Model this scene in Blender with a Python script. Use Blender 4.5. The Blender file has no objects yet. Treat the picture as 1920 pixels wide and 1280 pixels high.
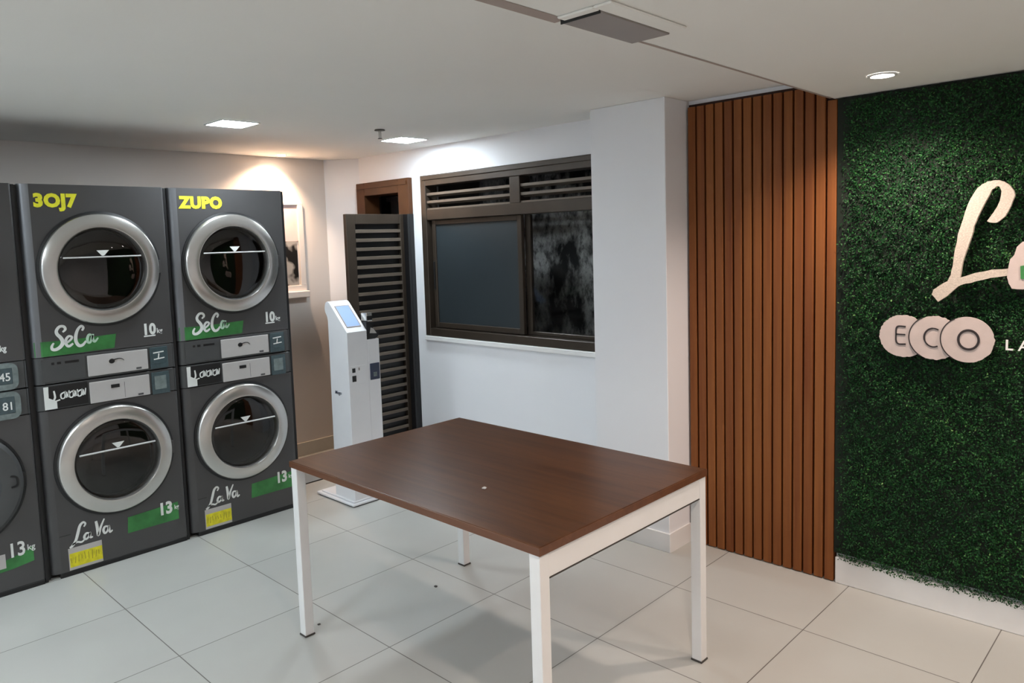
import bpy, bmesh, math, random
import numpy as np
from mathutils import Vector, Matrix
from mathutils.geometry import tessellate_polygon

C = bpy.context.scene.collection
PI = math.pi

# ------------------------------------------------------------------ camera
CAM_H = 1.63
yaw, pitch, roll = math.radians(44.16918831), math.radians(5.21948037), math.radians(-1.80273881)
F_PX, CX, CY = 1405.74, 949.68, 580.115
fw = Vector((-math.sin(yaw)*math.cos(pitch), math.cos(yaw)*math.cos(pitch), -math.sin(pitch)))
rt = Vector((math.cos(yaw), math.sin(yaw), 0)); up = rt.cross(fw)
cr, sr = math.cos(roll), math.sin(roll)
rt, up = cr*rt + sr*up, -sr*rt + cr*up
cam_data = bpy.data.cameras.new('camera')
cam_data.sensor_fit = 'HORIZONTAL'; cam_data.sensor_width = 36.0
cam_data.lens = F_PX/1920*36.0
cam_data.shift_x = (960-CX)/1920; cam_data.shift_y = (CY-640)/1920
cam_data.clip_start = 0.05
cam = bpy.data.objects.new('camera', cam_data); C.objects.link(cam)
m = Matrix((rt, up, -fw)).transposed().to_4x4(); m.translation = Vector((0, 0, CAM_H))
cam.matrix_world = m
bpy.context.scene.camera = cam

# ------------------------------------------------------------------ world, exposure, lamp strengths
w = bpy.data.worlds.new('night'); bpy.context.scene.world = w; w.use_nodes = True
w.node_tree.nodes['Background'].inputs[0].default_value = (0.010, 0.011, 0.014, 1)
w.node_tree.nodes['Background'].inputs[1].default_value = 0.5
vs = bpy.context.scene.view_settings
vs.view_transform = 'Standard'; vs.look = 'None'; vs.gamma = 1.0; vs.exposure = 1.24
vs.use_curve_mapping = False

COOL = (0.84, 0.94, 1.0); WARM = (1.0, 0.68, 0.46); WARMWHITE = (1.0, 0.80, 0.68)
PANEL_STRENGTH = 43.0          # emission of the square LED panels
SPOT_W = 33.0                  # warm spot by the left wall
DOWN_W = 24.5                  # downlights of the lowered ceiling

# ------------------------------------------------------------------ materials
MATS = {}
def nodes_of(name):
    mt = bpy.data.materials.new(name); mt.use_nodes = True
    nt = mt.node_tree; b = nt.nodes['Principled BSDF']
    MATS[name] = mt
    return mt, nt, b
def ND(nt, t, **kw):
    n = nt.nodes.new(t)
    for k, v in kw.items():
        if isinstance(v, (int, float, tuple)) and k in n.inputs: n.inputs[k].default_value = v
        else: setattr(n, k, v)
    return n
def mat(name, col, rough=0.5, metal=0.0, var=0.05, scale=8.0, bump=0.0, bscale=60.0, spec=0.5, stretch=(1, 1, 1), coat=0.0):
    """plain procedural material: colour slightly varied by noise, optional fine bump"""
    mt, nt, b = nodes_of(name)
    tc = ND(nt, 'ShaderNodeTexCoord'); mp = ND(nt, 'ShaderNodeMapping'); mp.inputs['Scale'].default_value = stretch
    nt.links.new(tc.outputs['Object'], mp.inputs['Vector'])
    nz = ND(nt, 'ShaderNodeTexNoise', Scale=scale, Detail=4.0); nt.links.new(mp.outputs[0], nz.inputs['Vector'])
    cr_ = ND(nt, 'ShaderNodeValToRGB')
    cr_.color_ramp.elements[0].position = 0.3; cr_.color_ramp.elements[1].position = 0.7
    cr_.color_ramp.elements[0].color = tuple(c*(1-var) for c in col) + (1,)
    cr_.color_ramp.elements[1].color = tuple(min(1, c*(1+var)) for c in col) + (1,)
    nt.links.new(nz.outputs['Fac'], cr_.inputs[0]); nt.links.new(cr_.outputs[0], b.inputs['Base Color'])
    b.inputs['Roughness'].default_value = rough; b.inputs['Metallic'].default_value = metal
    b.inputs['Specular IOR Level'].default_value = spec; b.inputs['Coat Weight'].default_value = coat
    if bump:
        n2 = ND(nt, 'ShaderNodeTexNoise', Scale=bscale, Detail=3.0); nt.links.new(mp.outputs[0], n2.inputs['Vector'])
        bp = ND(nt, 'ShaderNodeBump', Strength=bump, Distance=0.002); nt.links.new(n2.outputs['Fac'], bp.inputs['Height'])
        nt.links.new(bp.outputs[0], b.inputs['Normal'])
    return mt
def emis(name, col, s):
    mt, nt, b = nodes_of(name)
    b.inputs['Base Color'].default_value = (.8, .8, .8, 1)
    b.inputs['Emission Color'].default_value = col + (1,); b.inputs['Emission Strength'].default_value = s
    return mt

M_wall = mat('white_wall_paint', (0.85, 0.865, 0.905), 0.55, var=0.015, scale=1.5, bump=0.08, bscale=120)
M_wall2 = mat('beige_wall_paint', (0.77, 0.71, 0.665), 0.6, var=0.02, scale=1.5, bump=0.08, bscale=120)
M_ceil = mat('ceiling_paint', (0.89, 0.89, 0.865), 0.8, var=0.015, scale=1.2, bump=0.05, bscale=90)
M_base = mat('baseboard_tile', (0.66, 0.62, 0.55), 0.35, var=0.03)
M_black = mat('black_plastic', (0.006, 0.006, 0.007), 0.45, var=0.1)
M_gray = mat('charcoal_enamel', (0.084, 0.082, 0.084), 0.40, 0.35, var=0.05, scale=3, bump=0.02, bscale=300)
M_edgesheen = mat('painted_edge_sheen', (0.20, 0.205, 0.22), 0.35, 0.5, var=0.03)  # lighter grey paints the reflection on the dryers' front left edge
M_gray2 = mat('charcoal_control_plastic', (0.066, 0.068, 0.070), 0.42, var=0.06)
M_steel = mat('satin_steel', (0.62, 0.61, 0.59), 0.24, 0.9, var=0.06, scale=5)
M_steel2 = mat('dark_drum_steel', (0.16, 0.15, 0.145), 0.38, 0.8, var=0.25, scale=40)
M_chrome = mat('polished_chrome', (0.75, 0.75, 0.75), 0.12, 0.95, var=0.02)
M_barwhite = mat('pale_bar_white', (0.62, 0.62, 0.62), 0.3, var=0.05)
M_drawer = mat('light_grey_drawer_plastic', (0.50, 0.48, 0.47), 0.4, var=0.03)
M_teal = mat('teal_display', (0.055, 0.085, 0.095), 0.25, var=0.15, scale=60)
M_teal2 = mat('pale_display_glass', (0.17, 0.21, 0.21), 0.2, var=0.2, scale=40)
M_green = mat('green_sticker', (0.040, 0.20, 0.052), 0.4, var=0.3, scale=12)
M_white = mat('white_vinyl', (0.80, 0.82, 0.80), 0.45, var=0.05)
M_mint = mat('mint_vinyl', (0.55, 0.78, 0.62), 0.45, var=0.12, scale=30)
M_yellow = mat('yellow_sticker', (0.72, 0.66, 0.02), 0.45, var=0.15, scale=40)
M_yellowtext = mat('yellow_vinyl', (0.85, 0.82, 0.04), 0.4, var=0.08, scale=40)
M_olive = mat('olive_print', (0.25, 0.20, 0.03), 0.5, var=0.2)
M_tableleg = mat('white_powder_coat', (0.82, 0.82, 0.82), 0.4, var=0.02)
M_bronze = mat('bronze_aluminium', (0.052, 0.039, 0.029), 0.38, 0.35, var=0.12, scale=6)
M_bronze_l = mat('bronze_louvre', (0.135, 0.108, 0.085), 0.42, 0.25, var=0.12, scale=6)
M_brown = mat('brown_door_frame', (0.080, 0.030, 0.011), 0.5, 0.0, var=0.18, scale=6, spec=0.25)
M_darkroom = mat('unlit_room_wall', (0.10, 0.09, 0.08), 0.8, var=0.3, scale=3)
M_ksk = mat('white_kiosk_enamel', (0.80, 0.81, 0.84), 0.35, var=0.015)
M_navy = mat('navy_reader', (0.02, 0.03, 0.07), 0.3, var=0.2)
M_cream = mat('cream_glitter_board', (0.54, 0.47, 0.40), 0.7, var=0.16, scale=160, bump=0.6, bscale=260)
M_pink = mat('pale_pink_board', (0.56, 0.47, 0.44), 0.6, var=0.05, scale=20, bump=0.2, bscale=200)
M_dkline = mat('dark_brown_lettering', (0.02, 0.013, 0.013), 0.5)
M_rubber = mat('rubber_foot', (0.05, 0.045, 0.04), 0.6)
M_backing = mat('dark_green_mesh', (0.004, 0.010, 0.005), 0.9, var=0.3)
M_ac = mat('grey_vent_plastic', (0.30, 0.27, 0.26), 0.5, var=0.03)
M_trim = mat('shadow_trim', (0.40, 0.33, 0.30), 0.7, var=0.03)
M_pic1 = mat('faded_pink_print', (0.72, 0.55, 0.53), 0.4, var=0.08, scale=6)

def mk_glass(name, tint, alpha):
    mt, nt, b = nodes_of(name)
    nt.nodes.remove(b); out = nt.nodes['Material Output']
    tr = ND(nt, 'ShaderNodeBsdfTransparent'); tr.inputs[0].default_value = tint + (1,)
    gl = ND(nt, 'ShaderNodeBsdfGlossy'); gl.inputs['Roughness'].default_value = 0.03; gl.inputs[0].default_value = (1, 1, 1, 1)
    lw = ND(nt, 'ShaderNodeFresnel'); lw.inputs['IOR'].default_value = alpha
    mx = ND(nt, 'ShaderNodeMixShader')
    nt.links.new(lw.outputs[0], mx.inputs[0]); nt.links.new(tr.outputs[0], mx.inputs[1]); nt.links.new(gl.outputs[0], mx.inputs[2])
    nt.links.new(mx.outputs[0], out.inputs[0])
    return mt
M_glass = mk_glass('smoked_door_glass', (0.42, 0.39, 0.38), 1.6)
M_wglass = mk_glass('clear_window_glass', (0.92, 0.93, 0.93), 1.15)
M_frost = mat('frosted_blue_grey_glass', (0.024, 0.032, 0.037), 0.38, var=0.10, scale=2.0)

def tile_material():
    mt, nt, b = nodes_of('porcelain_floor_tiles')
    L = nt.links.new
    g = ND(nt, 'ShaderNodeNewGeometry'); sp = ND(nt, 'ShaderNodeSeparateXYZ'); L(g.outputs['Position'], sp.inputs[0])
    ds = []; ids = []
    for ax, off, per in (('X', -4.195, 0.597), ('Y', 0.5235, 0.603)):
        a = ND(nt, 'ShaderNodeMath', operation='ADD'); a.inputs[1].default_value = -off + per*40; L(sp.outputs[ax], a.inputs[0])
        p = ND(nt, 'ShaderNodeMath', operation='PINGPONG'); p.inputs[1].default_value = per/2; L(a.outputs[0], p.inputs[0]); ds.append(p)
        d = ND(nt, 'ShaderNodeMath', operation='DIVIDE'); d.inputs[1].default_value = per; L(a.outputs[0], d.inputs[0])
        fl = ND(nt, 'ShaderNodeMath', operation='FLOOR'); L(d.outputs[0], fl.inputs[0]); ids.append(fl)
    mn = ND(nt, 'ShaderNodeMath', operation='MINIMUM'); L(ds[0].outputs[0], mn.inputs[0]); L(ds[1].outputs[0], mn.inputs[1])
    mr = ND(nt, 'ShaderNodeMapRange'); mr.inputs['From Min'].default_value = 0.0012; mr.inputs['From Max'].default_value = 0.0026
    L(mn.outputs[0], mr.inputs['Value'])
    cb = ND(nt, 'ShaderNodeCombineXYZ'); L(ids[0].outputs[0], cb.inputs[0]); L(ids[1].outputs[0], cb.inputs[1])
    wn = ND(nt, 'ShaderNodeTexWhiteNoise'); L(cb.outputs[0], wn.inputs['Vector'])
    nz = ND(nt, 'ShaderNodeTexNoise', Scale=2.2, Detail=6.0); L(g.outputs['Position'], nz.inputs['Vector'])
    ad = ND(nt, 'ShaderNodeMath', operation='MULTIPLY_ADD'); ad.inputs[1].default_value = 0.25; L(wn.outputs['Value'], ad.inputs[0]); L(nz.outputs['Fac'], ad.inputs[2])
    cr_ = ND(nt, 'ShaderNodeValToRGB'); L(ad.outputs[0], cr_.inputs[0])
    e = cr_.color_ramp.elements; e[0].position = 0.3; e[1].position = 0.9
    e[0].color = (0.45, 0.452, 0.428, 1); e[1].color = (0.50, 0.503, 0.477, 1)
    mx = ND(nt, 'ShaderNodeMix', data_type='RGBA'); L(mr.outputs[0], mx.inputs[0])
    mx.inputs[6].default_value = (0.12, 0.11, 0.10, 1); L(cr_.outputs[0], mx.inputs[7])
    L(mx.outputs[2], b.inputs['Base Color'])
    b.inputs['Roughness'].default_value = 0.33; b.inputs['Specular IOR Level'].default_value = 0.4
    return mt
M_floor = tile_material()

def wood_material(name, c0, c1, axis, scale=1.0, rough=0.3):
    mt, nt, b = nodes_of(name); L = nt.links.new
    tc = ND(nt, 'ShaderNodeTexCoord'); mp = ND(nt, 'ShaderNodeMapping')
    s = [22*scale]*3; s[axis] = 1.3*scale; mp.inputs['Scale'].default_value = s
    L(tc.outputs['Object'], mp.inputs[0])
    nz = ND(nt, 'ShaderNodeTexNoise', Scale=1.6, Detail=8.0, Roughness=0.62, Distortion=0.6); L(mp.outputs[0], nz.inputs['Vector'])
    cr_ = ND(nt, 'ShaderNodeValToRGB'); e = cr_.color_ramp.elements
    e[0].position = 0.30; e[1].position = 0.72; e[0].color = c0 + (1,); e[1].color = c1 + (1,)
    L(nz.outputs['Fac'], cr_.inputs[0]); L(cr_.outputs[0], b.inputs['Base Color'])
    b.inputs['Roughness'].default_value = rough
    bp = ND(nt, 'ShaderNodeBump', Strength=0.12, Distance=0.001); L(nz.outputs['Fac'], bp.inputs['Height']); L(bp.outputs[0], b.inputs['Normal'])
    return mt
M_top = wood_material('dark_walnut_laminate', (0.054, 0.021, 0.008), (0.108, 0.043, 0.015), 0, 1.0, 0.33)
M_top.node_tree.nodes['Principled BSDF'].inputs['Specular IOR Level'].default_value = 0.24
M_edge = wood_material('walnut_edge_band', (0.10, 0.036, 0.016), (0.16, 0.062, 0.028), 0, 1.0, 0.35)

def slat_material():
    mt, nt, b = nodes_of('reddish_brown_slats'); L = nt.links.new
    tc = ND(nt, 'ShaderNodeTexCoord'); sp = ND(nt, 'ShaderNodeSeparateXYZ'); L(tc.outputs['Object'], sp.inputs[0])
    d = ND(nt, 'ShaderNodeMath', operation='DIVIDE'); d.inputs[1].default_value = SLAT_P; L(sp.outputs['X'], d.inputs[0])
    fl = ND(nt, 'ShaderNodeMath', operation='FLOOR'); L(d.outputs[0], fl.inputs[0])
    wn = ND(nt, 'ShaderNodeTexWhiteNoise', noise_dimensions='1D'); L(fl.outputs[0], wn.inputs['W'])
    mp = ND(nt, 'ShaderNodeMapping'); mp.inputs['Scale'].default_value = (30, 30, 1.2); L(tc.outputs['Object'], mp.inputs[0])
    nz = ND(nt, 'ShaderNodeTexNoise', Scale=1.5, Detail=6.0); L(mp.outputs[0], nz.inputs['Vector'])
    ad = ND(nt, 'ShaderNodeMath', operation='MULTIPLY_ADD'); ad.inputs[1].default_value = 0.35; L(wn.outputs['Value'], ad.inputs[0]); L(nz.outputs['Fac'], ad.inputs[2])
    cr_ = ND(nt, 'ShaderNodeValToRGB'); e = cr_.color_ramp.elements; e[0].position = 0.35; e[1].position = 0.95
    e[0].color = (0.160, 0.046, 0.013, 1); e[1].color = (0.260, 0.092, 0.024, 1)
    L(ad.outputs[0], cr_.inputs[0]); L(cr_.outputs[0], b.inputs['Base Color']); b.inputs['Roughness'].default_value = 0.55; b.inputs['Specular IOR Level'].default_value = 0.25
    return mt
SLAT_P = 0.05
M_slat = slat_material()
M_groove = mat('dark_groove_board', (0.035, 0.009, 0.004), 0.7, var=0.1)

def stained_material():
    mt, nt, b = nodes_of('stained_concrete'); L = nt.links.new
    tc = ND(nt, 'ShaderNodeTexCoord'); mp = ND(nt, 'ShaderNodeMapping'); mp.inputs['Scale'].default_value = (3.0, 3.0, 1.7); L(tc.outputs['Object'], mp.inputs[0])
    n1 = ND(nt, 'ShaderNodeTexNoise', Scale=2.0, Detail=7.0, Roughness=0.60, Distortion=0.15); L(mp.outputs[0], n1.inputs['Vector'])
    n2 = ND(nt, 'ShaderNodeTexNoise', Scale=9.0, Detail=6.0, Roughness=0.7); L(mp.outputs[0], n2.inputs['Vector'])
    r1 = ND(nt, 'ShaderNodeValToRGB'); e = r1.color_ramp.elements; e[0].position = 0.40; e[1].position = 0.56; e[0].color = (0.012,)*3 + (1,); e[1].color = (0.52, 0.51, 0.50, 1)
    r2 = ND(nt, 'ShaderNodeValToRGB'); e = r2.color_ramp.elements; e[0].position = 0.36; e[1].position = 0.55; e[0].color = (0.2,)*3 + (1,); e[1].color = (1, 1, 1, 1)
    L(n1.outputs['Fac'], r1.inputs[0]); L(n2.outputs['Fac'], r2.inputs[0])
    mx = ND(nt, 'ShaderNodeMix', data_type='RGBA', blend_type='MULTIPLY'); mx.inputs[0].default_value = 1
    L(r1.outputs[0], mx.inputs[6]); L(r2.outputs[0], mx.inputs[7]); L(mx.outputs[2], b.inputs['Base Color'])
    b.inputs['Roughness'].default_value = 0.8
    return mt
M_stain = stained_material()

def leaf_material():
    mt, nt, b = nodes_of('artificial_boxwood_leaves'); L = nt.links.new
    at = ND(nt, 'ShaderNodeAttribute', attribute_name='tone')
    cr_ = ND(nt, 'ShaderNodeValToRGB'); r = cr_.color_ramp
    r.elements[0].position = 0.0; r.elements[1].position = 1.0
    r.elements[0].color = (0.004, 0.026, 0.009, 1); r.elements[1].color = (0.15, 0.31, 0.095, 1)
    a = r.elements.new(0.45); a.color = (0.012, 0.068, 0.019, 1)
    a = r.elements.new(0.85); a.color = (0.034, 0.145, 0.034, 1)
    L(at.outputs['Fac'], cr_.inputs[0]); L(cr_.outputs[0], b.inputs['Base Color'])
    b.inputs['Roughness'].default_value = 0.5; b.inputs['Specular IOR Level'].default_value = 0.2
    return mt
M_leaf = leaf_material()

def print_material():
    """soft dark photograph: blurred blobs"""
    mt, nt, b = nodes_of('black_and_white_print'); L = nt.links.new
    tc = ND(nt, 'ShaderNodeTexCoord'); nz = ND(nt, 'ShaderNodeTexNoise', Scale=9.0, Detail=2.0); L(tc.outputs['Object'], nz.inputs['Vector'])
    cr_ = ND(nt, 'ShaderNodeValToRGB'); e = cr_.color_ramp.elements; e[0].position = 0.5; e[1].position = 0.62
    e[0].color = (0.015, 0.014, 0.013, 1); e[1].color = (0.40, 0.37, 0.34, 1)
    L(nz.outputs['Fac'], cr_.inputs[0]); L(cr_.outputs[0], b.inputs['Base Color']); b.inputs['Roughness'].default_value = 0.3
    return mt
M_pic2 = print_material()
M_screen = emis('lit_screen', (0.20, 0.34, 0.62), 0.62)
M_screen.node_tree.nodes['Principled BSDF'].inputs['Base Color'].default_value = (.02, .02, .02, 1)
M_led = emis('led_diffuser', COOL, PANEL_STRENGTH)
M_spotglow = emis('warm_lamp_glow', (1.0, 0.80, 0.62), 40.0)
M_downglow = emis('downlight_glow', (1.0, 0.92, 0.86), 30.0)

# ------------------------------------------------------------------ mesh helpers
def add_box(bm, x0, x1, y0, y1, z0, z1, bev=0.0, seg=2):
    r = bmesh.ops.create_cube(bm, size=1.0, matrix=Matrix.Translation(((x0+x1)/2, (y0+y1)/2, (z0+z1)/2)) @ Matrix.Diagonal((abs(x1-x0), abs(y1-y0), abs(z1-z0), 1)))
    if bev:
        ed = list({e for v in r['verts'] for e in v.link_edges})
        bmesh.ops.bevel(bm, geom=ed, offset=bev, segments=seg, profile=0.5, affect='EDGES')
def add_prism(bm, pts, fn, t0, t1):
    """pts: 2D outline; fn(u, v, t) -> 3D; extruded from t0 to t1"""
    a = [bm.verts.new(fn(u, v, t0)) for u, v in pts]; b = [bm.verts.new(fn(u, v, t1)) for u, v in pts]
    n = len(pts)
    tri = tessellate_polygon([[Vector((u, v, 0)) for u, v in pts]])
    for i, j, k in tri:
        if len({i, j, k}) == 3:
            bm.faces.new((a[i], a[j], a[k])); bm.faces.new((b[k], b[j], b[i]))
    for i in range(n):
        bm.faces.new((a[(i+1) % n], a[i], b[i], b[(i+1) % n]))
def add_lathe(bm, prof, fn, n=64, close=False):
    """prof: [(r, t)]; fn(u, v, t) with u=r cos, v=r sin"""
    rings = []
    for r, t in prof:
        if r < 1e-6: rings.append([bm.verts.new(fn(0, 0, t))])
        else: rings.append([bm.verts.new(fn(r*math.cos(2*PI*i/n), r*math.sin(2*PI*i/n), t)) for i in range(n)])
    pairs = list(zip(rings[:-1], rings[1:]))
    if close: pairs.append((rings[-1], rings[0]))
    for A, B in pairs:
        for i in range(n):
            j = (i+1) % n
            if len(A) == 1: bm.faces.new((A[0], B[i], B[j]))
            elif len(B) == 1: bm.faces.new((A[i], B[0], A[j]))
            else: bm.faces.new((A[i], B[i], B[j], A[j]))
def add_tube(bm, pts, r, n=10):
    pts = [Vector(p) for p in pts]; rings = []
    for i, p in enumerate(pts):
        d = (pts[min(i+1, len(pts)-1)] - pts[max(i-1, 0)]).normalized()
        a = d.orthogonal().normalized(); b = d.cross(a)
        rings.append([bm.verts.new(p + r*(math.cos(2*PI*k/n)*a + math.sin(2*PI*k/n)*b)) for k in range(n)])
    for A, B in zip(rings[:-1], rings[1:]):
        bb = min(range(n), key=lambda s: (A[0].co-B[s].co).length)
        B[:] = B[bb:] + B[:bb]
        for k in range(n): bm.faces.new((A[k], A[(k+1) % n], B[(k+1) % n], B[k]))
    bm.faces.new(rings[0][::-1]); bm.faces.new(rings[-1])
def smooth_path(pts, k=6):
    out = []
    P = [pts[0]] + list(pts) + [pts[-1]]
    for i in range(1, len(P)-2):
        p0, p1, p2, p3 = P[i-1], P[i], P[i+1], P[i+2]
        for s in range(k):
            t = s/k
            out.append(tuple(0.5*((2*p1[j]) + (-p0[j]+p2[j])*t + (2*p0[j]-5*p1[j]+4*p2[j]-p3[j])*t*t + (-p0[j]+3*p1[j]-3*p2[j]+p3[j])*t**3) for j in range(len(p1))))
    out.append(tuple(pts[-1])); return out
def add_stroke(bm, pts, fn, t0, t1, width=None, k=6, gain=1.0):
    """brush stroke: pts are (u, v, w) - a ribbon of varying width with thickness t0..t1"""
    if width: pts = [(p[0], p[1], width) for p in pts]
    if gain != 1: pts = [(p[0], p[1], p[2]*gain) for p in pts]
    P = smooth_path(pts, k); L = []; R = []
    for i, p in enumerate(P):
        q0, q1 = P[max(i-1, 0)], P[min(i+1, len(P)-1)]
        d = Vector((q1[0]-q0[0], q1[1]-q0[1]))
        if d.length < 1e-9: d = Vector((1, 0))
        d.normalize(); nrm = Vector((-d.y, d.x))*p[2]/2
        L.append((p[0]+nrm.x, p[1]+nrm.y)); R.append((p[0]-nrm.x, p[1]-nrm.y))
    V = [[bm.verts.new(fn(q[0], q[1], t)) for q in S] for S in (L, R) for t in (t0, t1)]  # L0 L1 R0 R1
    n = len(P)
    for i in range(n-1):
        for a, b in ((1, 3), (3, 2), (2, 0), (0, 1)):
            bm.faces.new((V[a][i], V[a][i+1], V[b][i+1], V[b][i]))
    bm.faces.new([V[k_][0] for k_ in (0, 1, 3, 2)]); bm.faces.new([V[k_][-1] for k_ in (0, 2, 3, 1)])
def text_mesh(txt, fn, x, y, h, t0, t1, sx=1.0, bold=0.0, shear=0.0, spacing=1.0):
    """text as a mesh: baseline start (x, y), letter height h"""
    cu = bpy.data.curves.new('txt', 'FONT'); cu.body = txt; cu.size = 1.0; cu.offset = bold; cu.extrude = 0.5; cu.shear = shear
    cu.space_character = spacing; cu.resolution_u = 3
    ob = bpy.data.objects.new('txt', cu); C.objects.link(ob)
    dg = bpy.context.evaluated_depsgraph_get(); dg.update()
    me = bpy.data.meshes.new_from_object(ob.evaluated_get(dg))
    bpy.data.objects.remove(ob); bpy.data.curves.remove(cu)
    bm = bmesh.new(); bm.from_mesh(me); bpy.data.meshes.remove(me)
    s = h/0.70
    for v in bm.verts:
        u, vv, t = v.co
        v.co = fn(x + u*s*sx, y + vv*s, t0 if t < 0 else t1)
    return bm
def obj(name, bm, m_, parent=None, smooth=False, label=None, loc=None):
    me = bpy.data.meshes.new(name)
    bmesh.ops.recalc_face_normals(bm, faces=bm.faces)
    if smooth:
        for f in bm.faces: f.smooth = True
    bm.to_mesh(me); bm.free()
    for mm in (m_ if isinstance(m_, (list, tuple)) else [m_]): me.materials.append(mm)
    if smooth: me.set_sharp_from_angle(angle=math.radians(35))
    o = bpy.data.objects.new(name, me); C.objects.link(o)
    if parent: o.parent = parent
    if loc: o.location = loc
    if label: o['label'] = label
    return o
def box_obj(name, x0, x1, y0, y1, z0, z1, m_, parent=None, bev=0.0, label=None):
    bm = bmesh.new(); add_box(bm, x0, x1, y0, y1, z0, z1, bev); return obj(name, bm, m_, parent, label=label)
def thing(name, label, cat, loc=(0, 0, 0), group=None):
    o = bpy.data.objects.new(name, None); C.objects.link(o); o.empty_display_size = 0.1
    o.location = loc; o['label'] = label; o['category'] = cat
    if group: o['group'] = group
    return o
def struct(o, label=None, cat=None):
    o['kind'] = 'structure'
    if label: o['label'] = label
    if cat: o['category'] = cat
    return o

# ------------------------------------------------------------------ the room shell
XL, YB = -5.20, 3.50          # left wall, window wall
XR, YF = 2.60, -2.60
ZC, ZS = 2.31, 2.21           # ceiling, lowered ceiling
XS = -1.295                   # edge of lowered ceiling
DX0, DX1, DZ = -4.97, -4.32, 2.11      # door opening
WX0, WX1, WZ0, WZ1 = -4.215, -2.56, 0.965, 2.112   # window opening
T = 0.16

struct(box_obj('floor', XL-1.0, XR+0.2, YF-0.2, YB+1.8, -0.1, 0.0, M_floor), 'pale square porcelain tile floor', 'floor')
bm = bmesh.new(); add_box(bm, XL-0.2, XS+0.02, YF-0.2, YB+T, ZC, ZC+0.12)
struct(obj('ceiling', bm, M_ceil), 'smooth white main ceiling on the left', 'ceiling')
bm = bmesh.new(); add_box(bm, XS, XR+0.2, YF-0.2, YB+T, ZS, ZC+0.12)
struct(obj('ceiling_lowered', bm, M_ceil), 'lowered white ceiling over the plant wall side', 'ceiling')
bm = bmesh.new(); add_box(bm, XL-T, XL, YF-0.2, 3.33, 0, ZC)
struct(obj('wall_left', bm, M_wall2), 'beige wall behind the grey machines', 'wall')
# window wall: pieces around door and window, and the canted piece at the corner
bm = bmesh.new()
add_prism(bm, [(XL, 3.33), (DX0, YB), (DX0, YB+T), (XL-T, YB+T), (XL-T, 3.33)], lambda u, v, t: (u, v, t), 0, ZC)
add_box(bm, DX0, DX1, YB, YB+T, DZ, ZC)
add_box(bm, DX1, WX0, YB, YB+T, 0, ZC)
add_box(bm, WX0, WX1, YB, YB+T, 0, WZ0)
add_box(bm, WX0, WX1, YB, YB+T, WZ1, ZC)
add_box(bm, WX1, -2.45, YB, YB+T, 0, ZC)
add_box(bm, -2.45, XR, YB-0.02, YB+T, 0, ZC)
struct(obj('wall_back', bm, M_wall), 'white wall holding the louvred door and window', 'wall')
bm = bmesh.new(); add_box(bm, -2.494, -2.034, 3.25, YB, 0, ZC, 0.003, 1)
col = struct(obj('wall_column', bm, M_wall), 'white square column between window and brown slats', 'column')
bm = bmesh.new(); add_box(bm, XR, XR+T, YF, YB, 0, ZC); struct(obj('wall_right', bm, M_wall), 'plain white wall behind the viewer at right', 'wall')
bm = bmesh.new(); add_box(bm, XL, XR, YF-T, YF, 0, ZC); struct(obj('wall_front', bm, M_wall), 'plain white wall behind the viewer', 'wall')
# baseboards
bm = bmesh.new(); add_box(bm, XL, XL+0.012, YF, 3.33, 0, 0.105, 0.002, 1)
struct(obj('baseboard_left', bm, M_base), 'beige tile baseboard along the left wall', 'baseboard')
bm = bmesh.new()
add_prism(bm, [(XL+0.012, 3.33), (DX0, YB-0.010), (DX0, YB-0.0005), (XL+0.0005, 3.3305)], lambda u, v, t: (u, v, t), 0, 0.105)
add_box(bm, DX1, -2.494, YB-0.012, YB, 0, 0.105)
struct(obj('baseboard_back', bm, M_tableleg), 'white baseboard under the window', 'baseboard')
bm = bmesh.new()
add_box(bm, -2.502, -2.026, 3.240, 3.25, 0, 0.10, 0.002, 1); add_box(bm, -2.034, -2.026, 3.25, 3.45, 0, 0.10)
struct(obj('baseboard_column', bm, M_tableleg), 'white baseboard round the foot of the column', 'baseboard')
bm = bmesh.new(); add_box(bm, -1.272, XR, 3.445, 3.48, 0, 0.125, 0.004, 2)
struct(obj('baseboard_plant_wall', bm, M_tableleg), 'white plinth under the green plant wall', 'baseboard')
# lowered ceiling edge strip
bm = bmesh.new()
add_box(bm, XS-0.045, XS+0.002, YF, 1.60, ZS, ZS+0.022); add_box(bm, XS-0.012, XS+0.002, 1.60, 3.43, ZS, ZS+0.02)
struct(obj('trim_1', bm, M_trim), 'thin pinkish edge strip of the lowered ceiling', 'trim')

# ------------------------------------------------------------------ dark rooms behind door and window
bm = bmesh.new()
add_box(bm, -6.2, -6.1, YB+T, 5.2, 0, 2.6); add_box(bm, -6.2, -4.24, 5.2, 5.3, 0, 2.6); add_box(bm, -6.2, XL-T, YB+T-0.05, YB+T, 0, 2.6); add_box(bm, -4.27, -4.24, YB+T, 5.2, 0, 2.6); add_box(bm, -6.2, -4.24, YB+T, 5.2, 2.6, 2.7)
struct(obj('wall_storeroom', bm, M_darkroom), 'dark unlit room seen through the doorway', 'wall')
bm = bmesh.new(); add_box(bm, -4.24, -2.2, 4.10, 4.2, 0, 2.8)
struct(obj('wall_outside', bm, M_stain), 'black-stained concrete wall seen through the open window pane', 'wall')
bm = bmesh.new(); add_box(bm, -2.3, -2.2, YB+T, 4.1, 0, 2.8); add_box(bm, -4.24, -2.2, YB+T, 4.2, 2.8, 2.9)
struct(obj('wall_outside_shaft', bm, M_darkroom), 'dark sides of the shaft behind the window', 'wall')
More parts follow.
